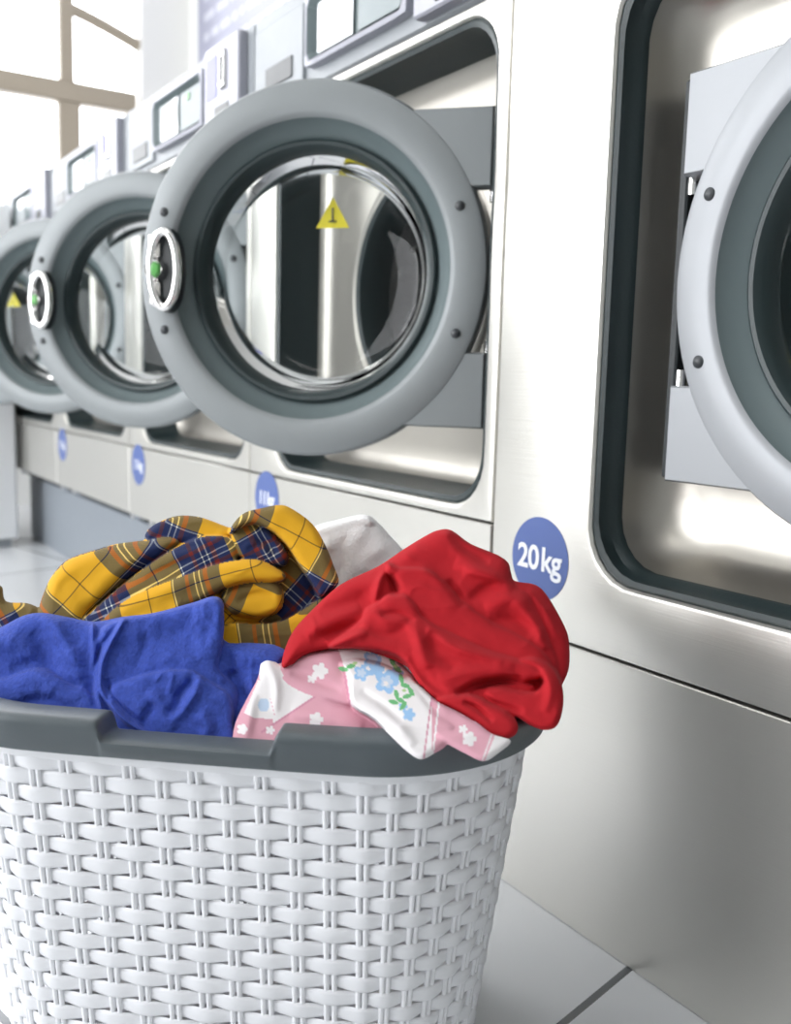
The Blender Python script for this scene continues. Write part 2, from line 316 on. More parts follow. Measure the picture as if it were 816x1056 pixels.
def make_machine(name, W, zfoot, ztop, zseam, rc, rh, rr, gdepth, ddepth, side, opened, dk):
    """W width; zfoot/ztop heights above the floor; rc recess centre (x,z world-height), rh half size"""
    t = empty(name, (0, 0, 0)); g = .0015
    hx = W/2 - g; cxr, czr = rc[0], rc[1] - zfoot; zs = zseam - zfoot; zt = ztop - zfoot; dep = .78
    f = MB(); zc0, zc1 = zs + .0012, zt
    n = 160
    def orect(i, y): 
        # outer rectangle seen from the recess centre
        out = []
        for k in range(n):
            a = 2*PI*(k + .5)/n; dx, dz = cos(a), sin(a)
            tx = ((hx - i - cxr)/dx if dx > 0 else (-hx + i - cxr)/dx); tz = ((zc1 - i - czr)/dz if dz > 0 else (zc0 + i - czr)/dz)
            q = min(tx, tz); out.append((cxr + dx*q, y, czr + dz*q))
        # snap the four nearest points to the true corners
        for cx_, cz_ in ((hx - i, zc1 - i), (-hx + i, zc1 - i), (hx - i, zc0 + i), (-hx + i, zc0 + i)):
            k = min(range(n), key=lambda k: (out[k][0] - cx_)**2 + (out[k][2] - cz_)**2); out[k] = (cx_, y, cz_)
        return out
    f.loft([orect(0, .03), orect(0, .004), orect(.0015, .0006), orect(.004, 0), rrect(cxr, czr, rh + .0055, rh + .0055, rr + .005, 0, n), rrect(cxr, czr, rh + .002, rh + .002, rr + .002, .0012, n), rrect(cxr, czr, rh, rh, rr, .005, n), rrect(cxr, czr, rh, rh, rr, .012, n)])
    f.build('front_panel', M['steel'], t, sharp=25)
    MB().loft([rrect(cxr, czr, rh, rh, rr, .006, n), rrect(cxr, czr, rh - .003, rh - .003, rr, .004, n), rrect(cxr, czr, rh - .008, rh - .008, rr, .006, n), rrect(cxr, czr, rh - .010, rh - .010, rr - .004, gdepth*.6, n), rrect(cxr, czr, rh - .014, rh - .014, rr - .006, gdepth*.75, n), rrect(cxr, czr, rh - .015, rh - .015, rr - .006, gdepth, n)]).build('recess_gasket', M['gasket'], t)
    e = ddepth - gdepth
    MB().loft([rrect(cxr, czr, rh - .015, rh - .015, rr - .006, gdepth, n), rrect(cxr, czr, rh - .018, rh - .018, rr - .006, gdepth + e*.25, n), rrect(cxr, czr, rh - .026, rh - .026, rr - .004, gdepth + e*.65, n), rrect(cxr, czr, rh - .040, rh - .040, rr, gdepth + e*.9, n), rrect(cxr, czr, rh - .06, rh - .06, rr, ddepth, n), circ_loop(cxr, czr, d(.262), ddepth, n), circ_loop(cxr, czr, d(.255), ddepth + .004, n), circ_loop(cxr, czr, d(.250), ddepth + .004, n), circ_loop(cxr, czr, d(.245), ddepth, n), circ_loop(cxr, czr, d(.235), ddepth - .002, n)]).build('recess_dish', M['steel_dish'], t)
    MB().lathe([(d(.236), ddepth - .002), (d(.230), ddepth - .008), (d(.222), ddepth - .004), (d(.216), ddepth + .01), (d(.212), ddepth + .03), (d(.216), ddepth + .05)], 96, cxr, czr).build('port_gasket', M['rubber'], t)
    MB().lathe([(d(.215), ddepth + .045), (d(.30), ddepth + .055), (d(.33), ddepth + .075), (d(.33), .70), (d(.30), .72), (d(.0005), .70)], 96, cxr, czr).build('drum', M['drum'], t)
    if zs > .02: MB().box(-hx, hx, 0, .03, 0.0, zs - .0012, .0012).build('lower_panel', M['steel'], t)
    b = MB().box(-hx, -hx + .003, .03, dep, 0, zt).box(hx - .003, hx, .03, dep, 0, zt).box(-hx, hx, dep - .003, dep, 0, zt).box(-hx, hx, .03, dep, zt - .003, zt)
    b.build('cabinet_body', M['steel'], t)
    hpx = cxr + side*RO
    make_door(t, side, opened, hpx, dk, czr, 'silver' if side > 0 else 'silver_front_lit')
    # hinge post inside the recess
    MB().box(hpx + (side*.003 if side > 0 else -.014), hpx + (.014 if side > 0 else -.003), dk + d(.02), ddepth, czr - d(.27), czr + d(.27), .002).build('hinge_post', M['dark'], t)
    return t
zf = lambda k: EYE.z + d(k)
# the small washer, built once with its console
SW = d(.97); SX = -1.25 - .97/2
def make_small():
    t = make_machine('washing_machine', SW, zf(-.452), zf(.617), zf(-.226), (d(-1.685 - SX), zf(.198)), d(.402), d(.085), d(.105), d(.128), +1, math.radians(42), d(.05))
    zt = zf(.617) - zf(-.452); L = lambda x: d(x - SX); zz = lambda k: zf(k) - zf(-.452)
    x0, x1 = -SW/2 + .0015, SW/2 - .0015
    z0, z1 = zz(.622), zz(.835)
    MB().box(x0, x1, .004, .5, z0, z1, .004).build('console', M['console'], t)
    # detergent panel: raised frame and a dark opening
    a, b = L(-2.20), L(-1.955)
    p = MB().box(a, b, -.002, .006, zz(.64), zz(.80), .002).build('detergent_panel', M['console'], t)
    MB().box(a + .045, b - .035, -.004, .002, zz(.66), zz(.705), .001).build('detergent_slot', M['dark'], p)
    # display: frame, dark bevel, pale screen, grey side plate with a green mark
    a, b = L(-1.925), L(-1.535); zc = (zz(.655) + zz(.80))/2; hz = (zz(.80) - zz(.655))/2; xc = (a + b)/2; hx = (b - a)/2
    n = 64
    p = MB().loft([rrect(xc, zc, hx, hz, .004, .004, n), rrect(xc, zc, hx, hz, .004, -.010, n), rrect(xc, zc, hx - .006, hz - .006, .006, -.012, n), rrect(xc, zc, hx - .008, hz - .008, .006, -.010, n)]).build('display_frame', M['console_pale'], t)
    MB().loft([rrect(xc, zc, hx - .008, hz - .008, .006, -.011, n), rrect(xc, zc, hx - .020, hz - .016, .006, .002, n), rrect(xc, zc, .002, .002, .001, .002, n)]).build('display_bevel', M['cone'], p)
    MB().box(xc - hx + .024, xc - .01, -.002, .0, zc - hz + .016, zc + hz - .016, .0008).build('display_screen', M['screen'], p)
    MB().box(xc + .005, xc + hx - .022, -.002, .0, zc - hz + .016, zc + hz - .016, .0008).build('display_keypad', M['keypad'], p)
    MB().lathe([(.0075, -.002), (.0075, -.004), (.0002, -.004)], 20, xc + .05, zc + .022).build('start_button', M['green'], p)
    # coin box
    a, b = L(-1.505), L(-1.29)
    p = MB().box(a, b, -.014, .006, zz(.632), zz(.828), .003).build('coin_box', M['console_pale'], t)
    MB().box(a + .012, a + .062, -.0150, -.0135, zz(.70), zz(.80)).build('coin_sticker', M['violet'], p)
    MB().box(a + .080, a + .105, -.020, -.012, zz(.71), zz(.80), .003).build('coin_slot', M['chrome'], p)
    MB().box(a + .088, a + .097, -.0215, -.019, zz(.725), zz(.785)).build('coin_slit', M['dark'], p)
    MB().box(a + .050, b - .04, -.0155, -.012, zz(.642), zz(.676), .001).build('coin_tray', M['dark'], p)
    sticker(t, L(-2.118), zf(-.282) - zf(-.452), d(.066), '11 kg', d(.045))
    MB().box(-SW/2 + .02, SW/2 - .02, .05, .70, -.03, .001).build('base_shade_strip', M['dark'], t)  # dark strip standing in for the shadow gap under the washer
    for fx in (-SW/2 + .07, SW/2 - .07):
        MB().tube([(fx, .10, -.042), (fx, .10, -.028)], .022, 16).build('foot', M['chrome'], t)
        MB().tube([(fx, .03, -.016), (fx, .055, -.016)], .011, 12).build('foot_bolt', M['chrome'], t)
    return t
proto = make_small()
lab = ['stainless washing machine with open grey round door, directly left of the big 20 kg machine', 'second small washer, its open door ring just behind the front open door', 'third small washer in the row, only half its open door in frame', 'farthest small washer at the end of the row beside the pale cabinet']
for i in range(4):
    o = proto if i == 0 else copy_tree(proto)
    o.location = (d(SX - .97*i), D, zf(-.452)); tag(o, lab[i], 'washing machine', 'small front-loading washers in a row')
# the big washer
BW = d(1.30)
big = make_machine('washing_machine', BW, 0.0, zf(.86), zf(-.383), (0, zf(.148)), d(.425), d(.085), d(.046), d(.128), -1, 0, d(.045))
tag(big, 'large stainless steel washing machine with closed round door and 20 kg sticker', 'washing machine')
big.location = (d(-.6), D, 0)
sticker(big, d(-1.128 + .6), zf(-.264), d(.0655), '20 kg', d(.053))
# plinth carrying the small washers
pl = MB().box(d(-5.13), d(-1.256), D + d(.10), D + .76, 0, zf(-.452) - .042, .004)
tag(pl.build('plinth', M['plinth'], sharp=30), 'long grey plinth under the row of small washers', 'plinth')
# pale cabinet at the far end
cb = empty('cabinet', (-3.46, .35, 0)); tag(cb, 'plain pale cabinet standing past the far end of the washer row', 'cabinet')
MB().box(-.45, 0, -.34, .35, .03, zf(.765), .006).build('cabinet_body', M['white_panel'], cb)
MB().box(-.42, -.02, -.32, .33, 0, .03).build('cabinet_foot', M['console'], cb)
# notice board on the back wall
nb = empty('notice_board', (-3.5, YB - .002, 2.1)); tag(nb, 'pale lavender notice board with faint lines of print above the washers', 'sign')
MB().box(-.94, 1.0, -.02, 0, -.5, .6, .004).build('board', M['sign'], nb)
tx = MB()
for r in range(11):
    z = .5 - r*.085; x = -.86
    while x < .85:
        l = random.uniform(.04, .14)
        tx.box(x, x + l, -.0212, -.0198, z, z + .035); x += l + .025
tx.build('faint_print', M['sign_ink'], nb, smooth=False)

# ------------------------------------------------------------------ laundry basket
BL, BWd, BR = .245, .18, .125
E1 = Vector((.645, .764, 0)).normalized(); E2 = Vector((-.764, .645, 0)).normalized()
HND = Vector((-.617, .235, 0)); BC = HND + E2*BWd
def peri():
    pts = []
    def seg(a, b, n): 
        for i in range(n): pts.append((a[0] + (b[0]-a[0])*i/n, a[1] + (b[1]-a[1])*i/n))
    def arc(cx, cy, a0, n):
        for i in range(n): a = a0 + PI/2*i/n; pts.append((cx + BR*cos(a), cy + BR*sin(a)))
    lx, ly = BL - BR, BWd - BR
    seg((-lx, -BWd), (lx, -BWd), 60); arc(lx, -ly, -PI/2, 40); seg((BL, -ly), (BL, ly), 24); arc(lx, ly, 0, 40)
    seg((lx, BWd), (-lx, BWd), 60); arc(-lx, ly, PI/2, 40); seg((-BL, ly), (-BL, -ly), 24); arc(-lx, -ly, PI, 40)
    # a gentle outward bow of the long sides
    return [Vector((x, y*(1 + .05*(1 - (x/BL)**2)), 0)) for x, y in pts]
PP = peri(); NP = len(PP)
cum = [0]
for i in range(NP): cum.append(cum[-1] + (PP[(i+1) % NP] - PP[i]).length)
PER = cum[-1]; NR = []
for i in range(NP):
    t = (PP[(i+1) % NP] - PP[i-1]).normalized(); NR.append(Vector((t.y, -t.x, 0)))
def at_s(s):
    s = s % PER; i = int(np.searchsorted(cum, s, side='right')) - 1; i = min(i, NP - 1); f = (s - cum[i])/(cum[i+1] - cum[i]); j = (i+1) % NP
    return PP[i].lerp(PP[j], f), NR[i].lerp(NR[j], f).normalized()
ZB, ZT = .330, .3565
def inset(z): return .012 + (ZB - z)*.135
bas = empty('laundry_basket', (BC.x, BC.y, 0), math.atan2(E1.y, E1.x))
tag(bas, 'white woven-look plastic laundry basket with dark grey rim, heaped with clothes', 'laundry basket')
def wall_pt(s, z, off=0): p, n = at_s(s); q = p - n*(inset(z) - off); return (q.x, q.y, z)
NC = 62; NRW = 21; pitch = .0134; SM = 7
wv = MB()
for j in range(NRW):
    zc = .3165 - j*pitch; loops = []
    for k in range(NC*SM):
        s = PER*k/(NC*SM); ph = PI*k/SM + PI*j; ov = cos(ph)                     # +1: passes over the upright
        o = .0017*ov; h = .0061 + .0007*ov; T = .0011
        loops.append([wall_pt(s, zc + a*h, o + b*T) for a, b in ((-1, -.5), (-.92, .5), (-.5, 1.1), (.5, 1.1), (.92, .5), (1, -.5), (.5, -1), (-.5, -1))])
    loops.append(loops[0]); wv.loft(loops)
wv.build('woven_bands', M['basket'], bas, sharp=60)
up = MB()
for k in range(NC):
    for sd in (-1, 1):
        s = PER*k/NC + sd*.0029
        up.tube([wall_pt(s, z, 0.0) for z in (.012, .08, .15, .22, .325)], .0022, 8)
up.build('uprights', M['basket'], bas, sharp=60)
SS = [PER*k/300 for k in range(300)]
mb = MB()
pr = [(-.0022, .296), (-.0010, .296), (-.0008, .318), (.0025, .320), (.0035, .326), (.0045, .336), (-.0045, .336), (-.003, .326)]
lo = [[wall_pt(s, z, o) for o, z in pr] for s in SS]; lo.append(lo[0]); mb.loft(lo).build('basket_collar', M['basket'], bas); mb = MB()
pr = [(-.002, .002), (.002, .002), (.003, .008), (.0032, .034), (-.002, .034)]
lo = [[wall_pt(s, z, o) for o, z in pr] for s in SS]; lo.append(lo[0]); mb.loft(lo)
mb.add([wall_pt(s, .006, 0) for s in SS], [tuple(range(300))])
mb.build('basket_foot', M['basket'], bas)
# rim with a hand notch in each long side
s0 = (PP[0] - PP[30]).length           # centre of the front side lies 30 samples along
notch = [cum[30], cum[30] + PER/2]
def ntop(s):
    b = 0
    for c in notch:
        dd = abs((s - c + PER/2) % PER - PER/2); b = max(b, 1 / (1 + math.exp(min((dd - .0615)/.0008, 50))))
    return 1 - .52*b
ss = sorted(set([PER*k/260 for k in range(260)] + [c + sg*(.0615 + e) for c in notch for sg in (1, -1) for e in np.linspace(-.009, .009, 19)]))
pr = [(-.004, .0), (.000, -.0005), (.0015, .001), (.0035, .012), (.0050, .020), (.0045, .0240), (.002, .0262), (-.002, .0266), (-.020, .0266), (-.023, .0255), (-.0245, .023), (-.0245, .002), (-.022, .002), (-.021, .0215), (-.006, .0215), (-.005, .010)]
lo = []
for s in ss:
    p, n = at_s(s); k = ntop(s); lo.append([(p.x + n.x*o, p.y + n.y*o, ZB + z*k) for o, z in pr])
lo.append(lo[0]); MB().loft(lo).build('rim', M['rim'], bas, sharp=50)

# ------------------------------------------------------------------ clothes: closed, folded bodies of cloth heaped in the basket
def smooth_poly(pts, k=4):
    out = []; n = len(pts); P = [np.array(p, float) for p in pts]
    for i in range(n):
        a, b, c, e = P[i-1], P[i], P[(i+1) % n], P[(i+2) % n]
        for j in range(k):
            t = j/k; out.append(.5*((2*b) + (-a + c)*t + (2*a - 5*b + 4*c - e)*t*t + (-a + 3*b - 3*c + e)*t**3))
    return np.array(out)
def inside(P, X, Y):
    r = np.zeros(X.shape, bool); n = len(P); j = n - 1
    for i in range(n):
        (xi, yi), (xj, yj) = P[i], P[j]
        with np.errstate(divide='ignore', invalid='ignore'):
            c = ((yi > Y) != (yj > Y)) & (X < (xj - xi)*(Y - yi)/((yj - yi) if yj != yi else 1e-9) + xi)
        r ^= c; j = i
    return r
def seg_dist(A, B, X, Y, near=False):
    dx, dy = B[0]-A[0], B[1]-A[1]; L = dx*dx + dy*dy + 1e-12; t = np.clip(((X-A[0])*dx + (Y-A[1])*dy)/L, 0, 1)
    px, py = A[0] + t*dx, A[1] + t*dy; return np.hypot(X-px, Y-py), px, py, t
def poly_dist(P, X, Y, closed=True):
    best = np.full(X.shape, 1e9); bx = np.zeros(X.shape); by = np.zeros(X.shape); bt = np.zeros(X.shape); n = len(P); m = n if closed else n - 1
    for i in range(m):
        dd, px, py, t = seg_dist(P[i], P[(i+1) % n], X, Y); k = dd < best
        best[k] = dd[k]; bx[k] = px[k]; by[k] = py[k]; bt[k] = (i + t[k])/m
    return best, bx, by, bt
def vnoise(X, Y, sc, seed, octv=2):
    out = np.zeros(X.shape); rs = np.random.RandomState(seed)
    amp = 1
    for o in range(octv):
        G = rs.rand(64, 64)*2 - 1; x = X/sc*(2**o) + 200.3; y = Y/sc*(2**o) + 100.7; xi = np.floor(x).astype(int); yi = np.floor(y).astype(int); fx = x - xi; fy = y - yi
        fx = fx*fx*(3-2*fx); fy = fy*fy*(3-2*fy); g = lambda a, b: G[a % 64, b % 64]
        out += amp*((g(xi, yi)*(1-fx) + g(xi+1, yi)*fx)*(1-fy) + (g(xi, yi+1)*(1-fx) + g(xi+1, yi+1)*fx)*fy); amp *= .5
    return out
def cloth(name, material, lobes, ridges, t0, vb, lean, thick, grid=1.3, crumple=1.0, seed=1, uvper=None, painter=None, parent=None, crease=(1.2, .6), blur=2):
    """A folded garment.  lobes: (outline, lift mm, dome mm, edge width, slope x, slope y, weave angle), the later/higher fold lies on top;
    t0 = distance of its foot at height vb, lean = how fast the heap falls back with height, thick = depth of the body behind the folds"""
    polys = [smooth_poly(l[0]) for l in lobes]
    allp = np.vstack(polys); x0, y0 = allp.min(0) - 3; x1, y1 = allp.max(0) + 3
    xs = np.arange(x0, x1, grid); yv = np.arange(y0, y1, grid); X, Y = np.meshgrid(xs, yv)
    ins = [inside(P, X, Y) for P in polys]; mask = np.any(ins, 0)
    # cells touching the body
    cell = mask[:-1, :-1] | mask[1:, :-1] | mask[:-1, 1:] | mask[1:, 1:]
    used = np.zeros(mask.shape, bool); used[:-1, :-1] |= cell; used[1:, :-1] |= cell; used[:-1, 1:] |= cell; used[1:, 1:] |= cell
    dists = [poly_dist(P, X, Y) for P in polys]
    # distance to the outline of the whole body; points outside slide onto it
    outside = used & ~mask
    dn = np.min([dd[0] for dd in dists], 0); arg = np.argmin([dd[0] for dd in dists], 0)
    Xs, Ys = X.copy(), Y.copy()
    for k in range(len(polys)):
        s = outside & (arg == k); Xs[s] = dists[k][1][s]; Ys[s] = dists[k][2][s]
    dU = np.max([np.where(i_, dd[0], 0) for i_, dd in zip(ins, dists)], 0)
    Hh = np.full(X.shape, -1e3); who = np.zeros(X.shape, int)
    for k, l in enumerate(lobes):
        b, h, re, gx, gy = l[1:6]; dd = dists[k][0]; c = polys[k].mean(0); Yc = np.where(gy > .3, np.clip(Y - c[1], -60, 12), Y - c[1])
        q = np.clip(dd/re, 0, 1); hh = b + h*np.sqrt(np.clip(1 - (1-q)**2, 0, 1)) + gx*(X-c[0]) + gy*Yc
        near = ins[k] | (outside & (arg == k)); hh = np.where(near, np.where(ins[k], hh, b + gx*(X-c[0]) + gy*Yc), -1e3)
        s = hh > Hh; Hh[s] = hh[s]; who[s] = k
    edge = np.clip(dU/5, 0, 1)
    for r in ridges:
        pts, amp, wd = r[0], r[1], r[2]; P = smooth_poly_open(pts); dd, _, _, t = poly_dist(P, X, Y, closed=False)
        tap = np.sin(np.clip(t, 0, 1)*PI)**.5 if (len(r) < 4 or r[3]) else 1
        Hh += np.where(Hh > -500, amp*np.exp(-(dd/wd)**2)*tap*edge, 0)
    Hh += np.where(Hh > -500, edge*crumple*(vnoise(X + 8*vnoise(X, Y, 40, seed+3), Y, 26, seed)*1.2 + vnoise(X, Y, 11, seed+1)*.35), 0)
    # sharp little creases where the cloth is pinched
    wx = X + 14*vnoise(X, Y, 50, seed+7); wy = Y + 14*vnoise(X, Y, 50, seed+8); ca_, sa_ = math.cos(crease[1]), math.sin(crease[1])
    q1 = (wx*ca_ + wy*sa_)*.45; q2 = -wx*sa_ + wy*ca_
    cr = (1 - np.abs(vnoise(q1, q2, 17, seed+9, 1)))**4; gate = np.clip(vnoise(X, Y, 38, seed+12, 1)*1.6 + .4, 0, 1)
    Hh += np.where(Hh > -500, edge*crease[0]*cr*gate, 0)
    # ease the steps between folds by a small blur inside the body
    hs = np.where(used, Hh, np.nan)
    for _ in range(blur):
        acc = np.zeros(hs.shape); cnt = np.zeros(hs.shape)
        for sx in (-1, 0, 1):
            for sy in (-1, 0, 1):
                q = np.roll(np.roll(hs, sx, 1), sy, 0); ok = ~np.isnan(q); acc[ok] += q[ok]; cnt[ok] += 1
        hs = np.where(used, acc/np.maximum(cnt, 1), np.nan)
    Hh = np.where(used, hs, 0)
    tf = t0 + lean*(vb - Ys) - Hh/1000
    tb = t0 + lean*(vb - Ys) + thick*np.sqrt(np.clip(1 - (1 - np.clip(dU/45, 0, 1))**2, 0, 1)) + .004
    idx = -np.ones(used.shape, int); idx[used] = np.arange(used.sum()); nf = int(used.sum())
    u = Xs[used]; v = Ys[used]; A = tf[used]; B = np.maximum(tb[used], A + .003)
    e, Fv, Rv, Uv = [np.array(q) for q in (EYE, F, R, U)]
    ray = Fv + np.outer((u - 408)/1000, Rv) + np.outer((528 - v)/1000, Uv)
    Pf = e + ray*A[:, None]; Pb = e + ray*B[:, None]
    I = np.argwhere(cell); a = idx[I[:, 0], I[:, 1]]; b = idx[I[:, 0], I[:, 1]+1]; c = idx[I[:, 0]+1, I[:, 1]+1]; dq = idx[I[:, 0]+1, I[:, 1]]
    front = np.stack([a, dq, c, b], 1)
    # rim vertices (those not surrounded by four cells) are shared by front and back
    cnt = np.zeros(used.shape, int); cnt[:-1, :-1] += cell; cnt[1:, :-1] += cell; cnt[:-1, 1:] += cell; cnt[1:, 1:] += cell
    rim = (cnt[used] < 4); bmap = np.where(rim, np.arange(nf), np.arange(nf) + nf)
    back = bmap[front[:, ::-1]]
    verts = np.vstack([Pf, Pb]); faces = np.vstack([front, back])
    org = verts[:nf].mean(0); verts = verts - org
    me = bpy.data.meshes.new(name); me.from_pydata(verts.tolist(), [], faces.tolist())
    if uvper:
        uvl = me.uv_layers.new(name='weave'); ang = np.radians(np.array([l[6] for l in lobes])); offs = np.array([[.37*k, .61*k] for k in range(len(lobes))]) if uvper[1] is None else np.array(uvper[1])
        fw = who[I[:, 0], I[:, 1]]; fw = np.concatenate([fw, fw]); hsl = Hh[used]
        uu, vv, zz = u, v, hsl
        li = np.zeros(len(me.loops), int); me.loops.foreach_get('vertex_index', li); li = li % nf; wl = np.repeat(fw, 4)
        ca, sa = np.cos(ang[wl]), np.sin(ang[wl]); bend = zz[li]*.5
        xx = uu[li] + 2.5*vnoise(uu[li], vv[li], 45, 77); yy = vv[li] - bend
        UV = np.stack([(xx*ca + yy*sa)/uvper[0] + offs[wl, 0], (-xx*sa + yy*ca)/uvper[0] + offs[wl, 1]], 1)
        uvl.data.foreach_set('uv', UV.ravel())
    if painter:
        col = painter(u, v, who[used]); col = np.vstack([col, col]); ca = me.color_attributes.new('print', 'FLOAT_COLOR', 'POINT')
        ca.data.foreach_set('color', np.hstack([col, np.ones((len(col), 1))]).ravel())
    me.materials.append(material); me.polygons.foreach_set('use_smooth', [True]*len(me.polygons)); me.update()
    # drop loose back vertices
    import bmesh
    bm = bmesh.new(); bm.from_mesh(me); bmesh.ops.delete(bm, geom=[q for q in bm.verts if not q.link_faces], context='VERTS'); bm.to_mesh(me); bm.free()
    o = bpy.data.objects.new(name, me); C.objects.link(o); o.location = org
    if parent: o.parent = parent
    return o
def smooth_poly_open(pts, k=4):
    P = [np.array(p, float) for p in pts]; P = [2*P[0] - P[1]] + P + [2*P[-1] - P[-2]]; out = []
    for i in range(1, len(P) - 2):
        a, b, c, e = P[i-1], P[i], P[i+1], P[i+2]
        for j in range(k):
            t = j/k; out.append(.5*((2*b) + (-a + c)*t + (2*a - 5*b + 4*c - e)*t*t + (-a + 3*b - 3*c + e)*t**3))
    out.append(P[-2]); return np.array(out)

# white towel at the back
o = cloth('towel', M['towel'], [
    ([(318, 556), (325, 543), (348, 536), (376, 530.5), (390, 539), (403, 553), (418, 570), (440, 600), (430, 650), (340, 660), (310, 620)], 0, 22, 30, 0, 0, 0),
    ([(322, 549), (335, 541), (376, 532), (386, 540), (372, 548), (345, 556), (326, 562)], 14, 4, 8, 0, 0, 0)],
    [([(345, 600), (355, 580), (352, 562), (362, 552)], -3, 5), ([(372, 590), (385, 572), (400, 566)], 3, 8), ([(330, 570), (345, 560)], 3, 6)],
    .96, 700, .0002, .05, crumple=1.4, seed=9)
tag(o, 'white terry towel behind the red garment and the plaid shirt', 'towel')

# yellow plaid shirt
PL = [
 ([(41, 634), (45, 612), (55, 592), (70, 577), (95, 568), (120, 561), (147, 558), (152, 547), (165, 538), (183, 532), (205, 533), (228, 541), (240, 546), (256, 530), (285, 523), (300, 527), (320, 542), (333, 560), (342, 585), (345, 605), (335, 625), (322, 645), (312, 690), (230, 690), (120, 665), (60, 655)], 0, 10, 14, 0, 0, 40),
 ([(40, 636), (45, 612), (55, 592), (70, 577), (95, 568), (120, 561), (150, 557), (172, 553), (184, 560), (160, 578), (135, 594), (112, 612), (92, 630), (80, 645), (55, 650)], 12, 14, 14, 0, 0, 42),
 ([(150, 556), (153, 546), (165, 538), (183, 532), (205, 533), (228, 541), (242, 548), (230, 560), (190, 560), (165, 560)], 6, 8, 9, 0, 0, 20),
 ([(80, 648), (95, 630), (118, 610), (140, 592), (165, 574), (190, 560), (215, 552), (238, 555), (248, 566), (240, 582), (215, 590), (200, 625), (140, 645)], 22, 10, 11, 0, 0, -28),
 ([(95, 655), (110, 634), (130, 618), (155, 606), (190, 593), (225, 581), (262, 576), (286, 586), (294, 594), (288, 600), (262, 600), (235, 606), (205, 622), (160, 645)], 32, 10, 10, 0, 0, -17),
 ([(238, 556), (242, 545), (256, 540), (272, 543), (288, 556), (297, 572), (292, 584), (270, 580), (246, 574)], 22, 9, 8, 0, 0, 60),
 ([(228, 614), (240, 603), (262, 598), (280, 597), (291, 608), (290, 627), (274, 636), (252, 636), (236, 630)], 22, 10, 8, 0, 0, 25),
 ([(222, 690), (226, 652), (240, 642), (262, 643), (290, 640), (312, 628), (330, 617), (338, 620), (322, 645), (310, 690)], 22, 9, 9, 0, 0, -8),
 ([(237, 551), (240, 541), (252, 529), (270, 524), (285, 521), (298, 523), (322, 540), (336, 563), (344, 583), (349, 602), (330, 617), (322, 603), (308, 582), (296, 563), (282, 549), (266, 541), (250, 543)], 34, 9, 9, 0, 0, 28),
 ([(-30, 618), (-8, 606), (2, 605), (6, 620), (28, 622), (42, 629), (46, 642), (0, 665), (-30, 665)], 6, 9, 9, 0, 0, -30),
]
RD_ = [([(100, 600), (130, 580), (150, 570)], 2, 6), ([(125, 634), (160, 616), (200, 600)], 2, 7), ([(262, 560), (275, 560), (286, 570)], -5, 4), ([(250, 566), (262, 560), (280, 574)], 3, 3),
       ([(245, 622), (262, 613), (283, 614)], -4, 4), ([(60, 606), (75, 598), (95, 605)], -2, 6), ([(180, 570), (205, 562), (232, 566)], -3, 4), ([(150, 595), (175, 585), (200, 578)], -2.5, 4)]
UVO = [(.0, .3), (.18, .81), (.6, .55), (.42, .44), (.50, .755), (.2, .4), (.62, .2), (.1, .1), (.60, .34), (.6, .6)]
o = cloth('plaid_shirt', M['plaid'], PL, RD_, .845, 640, .0005, .07, crumple=.8, seed=21, grid=1.0, blur=1, crease=(1.4, -.4), uvper=(112, UVO))
tag(o, 'yellow and navy plaid flannel shirt crumpled on the left of the heap', 'shirt')

# blue fleece
BLU = [
 ([(-60, 668), (-20, 652), (0, 647), (24, 635), (44, 632), (73, 637), (98, 641), (127, 636), (159, 632), (200, 621), (221, 615), (231, 624), (231, 660), (259, 663), (288, 667), (300, 690), (290, 800), (110, 800), (100, 765), (-60, 765)], 0, 10, 14, 0, 0, 0),
 ([(100, 790), (98, 700), (100, 655), (127, 637), (159, 633), (200, 622), (221, 616), (230, 624), (231, 650), (228, 672), (226, 690), (245, 712), (240, 745), (236, 790)], 11, 8, 9, 0, 0, 0),
 ([(-60, 760), (-60, 700), (0, 700), (25, 692), (48, 690), (70, 704), (90, 712), (106, 735), (106, 765)], 11, 9, 12, 0, 0, 0),
 ([(130, 790), (118, 745), (112, 712), (134, 700), (165, 692), (196, 691), (213, 700), (236, 716), (240, 745), (238, 790)], 20, 7, 8, 0, 0, 0),
]
RB = [([(96, 642), (96, 665), (97, 690), (100, 715), (108, 740)], 4.6, 2.4, 0), ([(129, 637), (112, 668), (104, 690), (106, 715), (128, 742), (150, 756)], 5.0, 2.3, 0), ([(123, 640), (104, 668), (97, 692), (99, 715)], -3.5, 2.2), ([(111, 700), (115, 715), (134, 736), (150, 748)], -4, 2.2), ([(103, 650), (102, 680), (101, 705)], -3, 3),
      ([(44, 634), (60, 652), (74, 675), (84, 700)], 4, 7), ([(30, 655), (48, 675), (62, 700)], -4, 8), ([(200, 694), (197, 705), (186, 716), (182, 728), (170, 738)], -5, 5), ([(205, 696), (202, 712), (192, 728), (178, 744)], 4, 5),
      ([(150, 655), (185, 650), (215, 660)], -3, 12), ([(240, 690), (250, 715), (262, 722)], -6, 8), ([(150, 715), (165, 725), (180, 752)], 3, 6), ([(-20, 672), (10, 662), (40, 668)], 3, 9), ([(0, 735), (40, 722), (80, 732)], -4, 6), ([(245, 675), (270, 680), (290, 684)], 4, 8)]
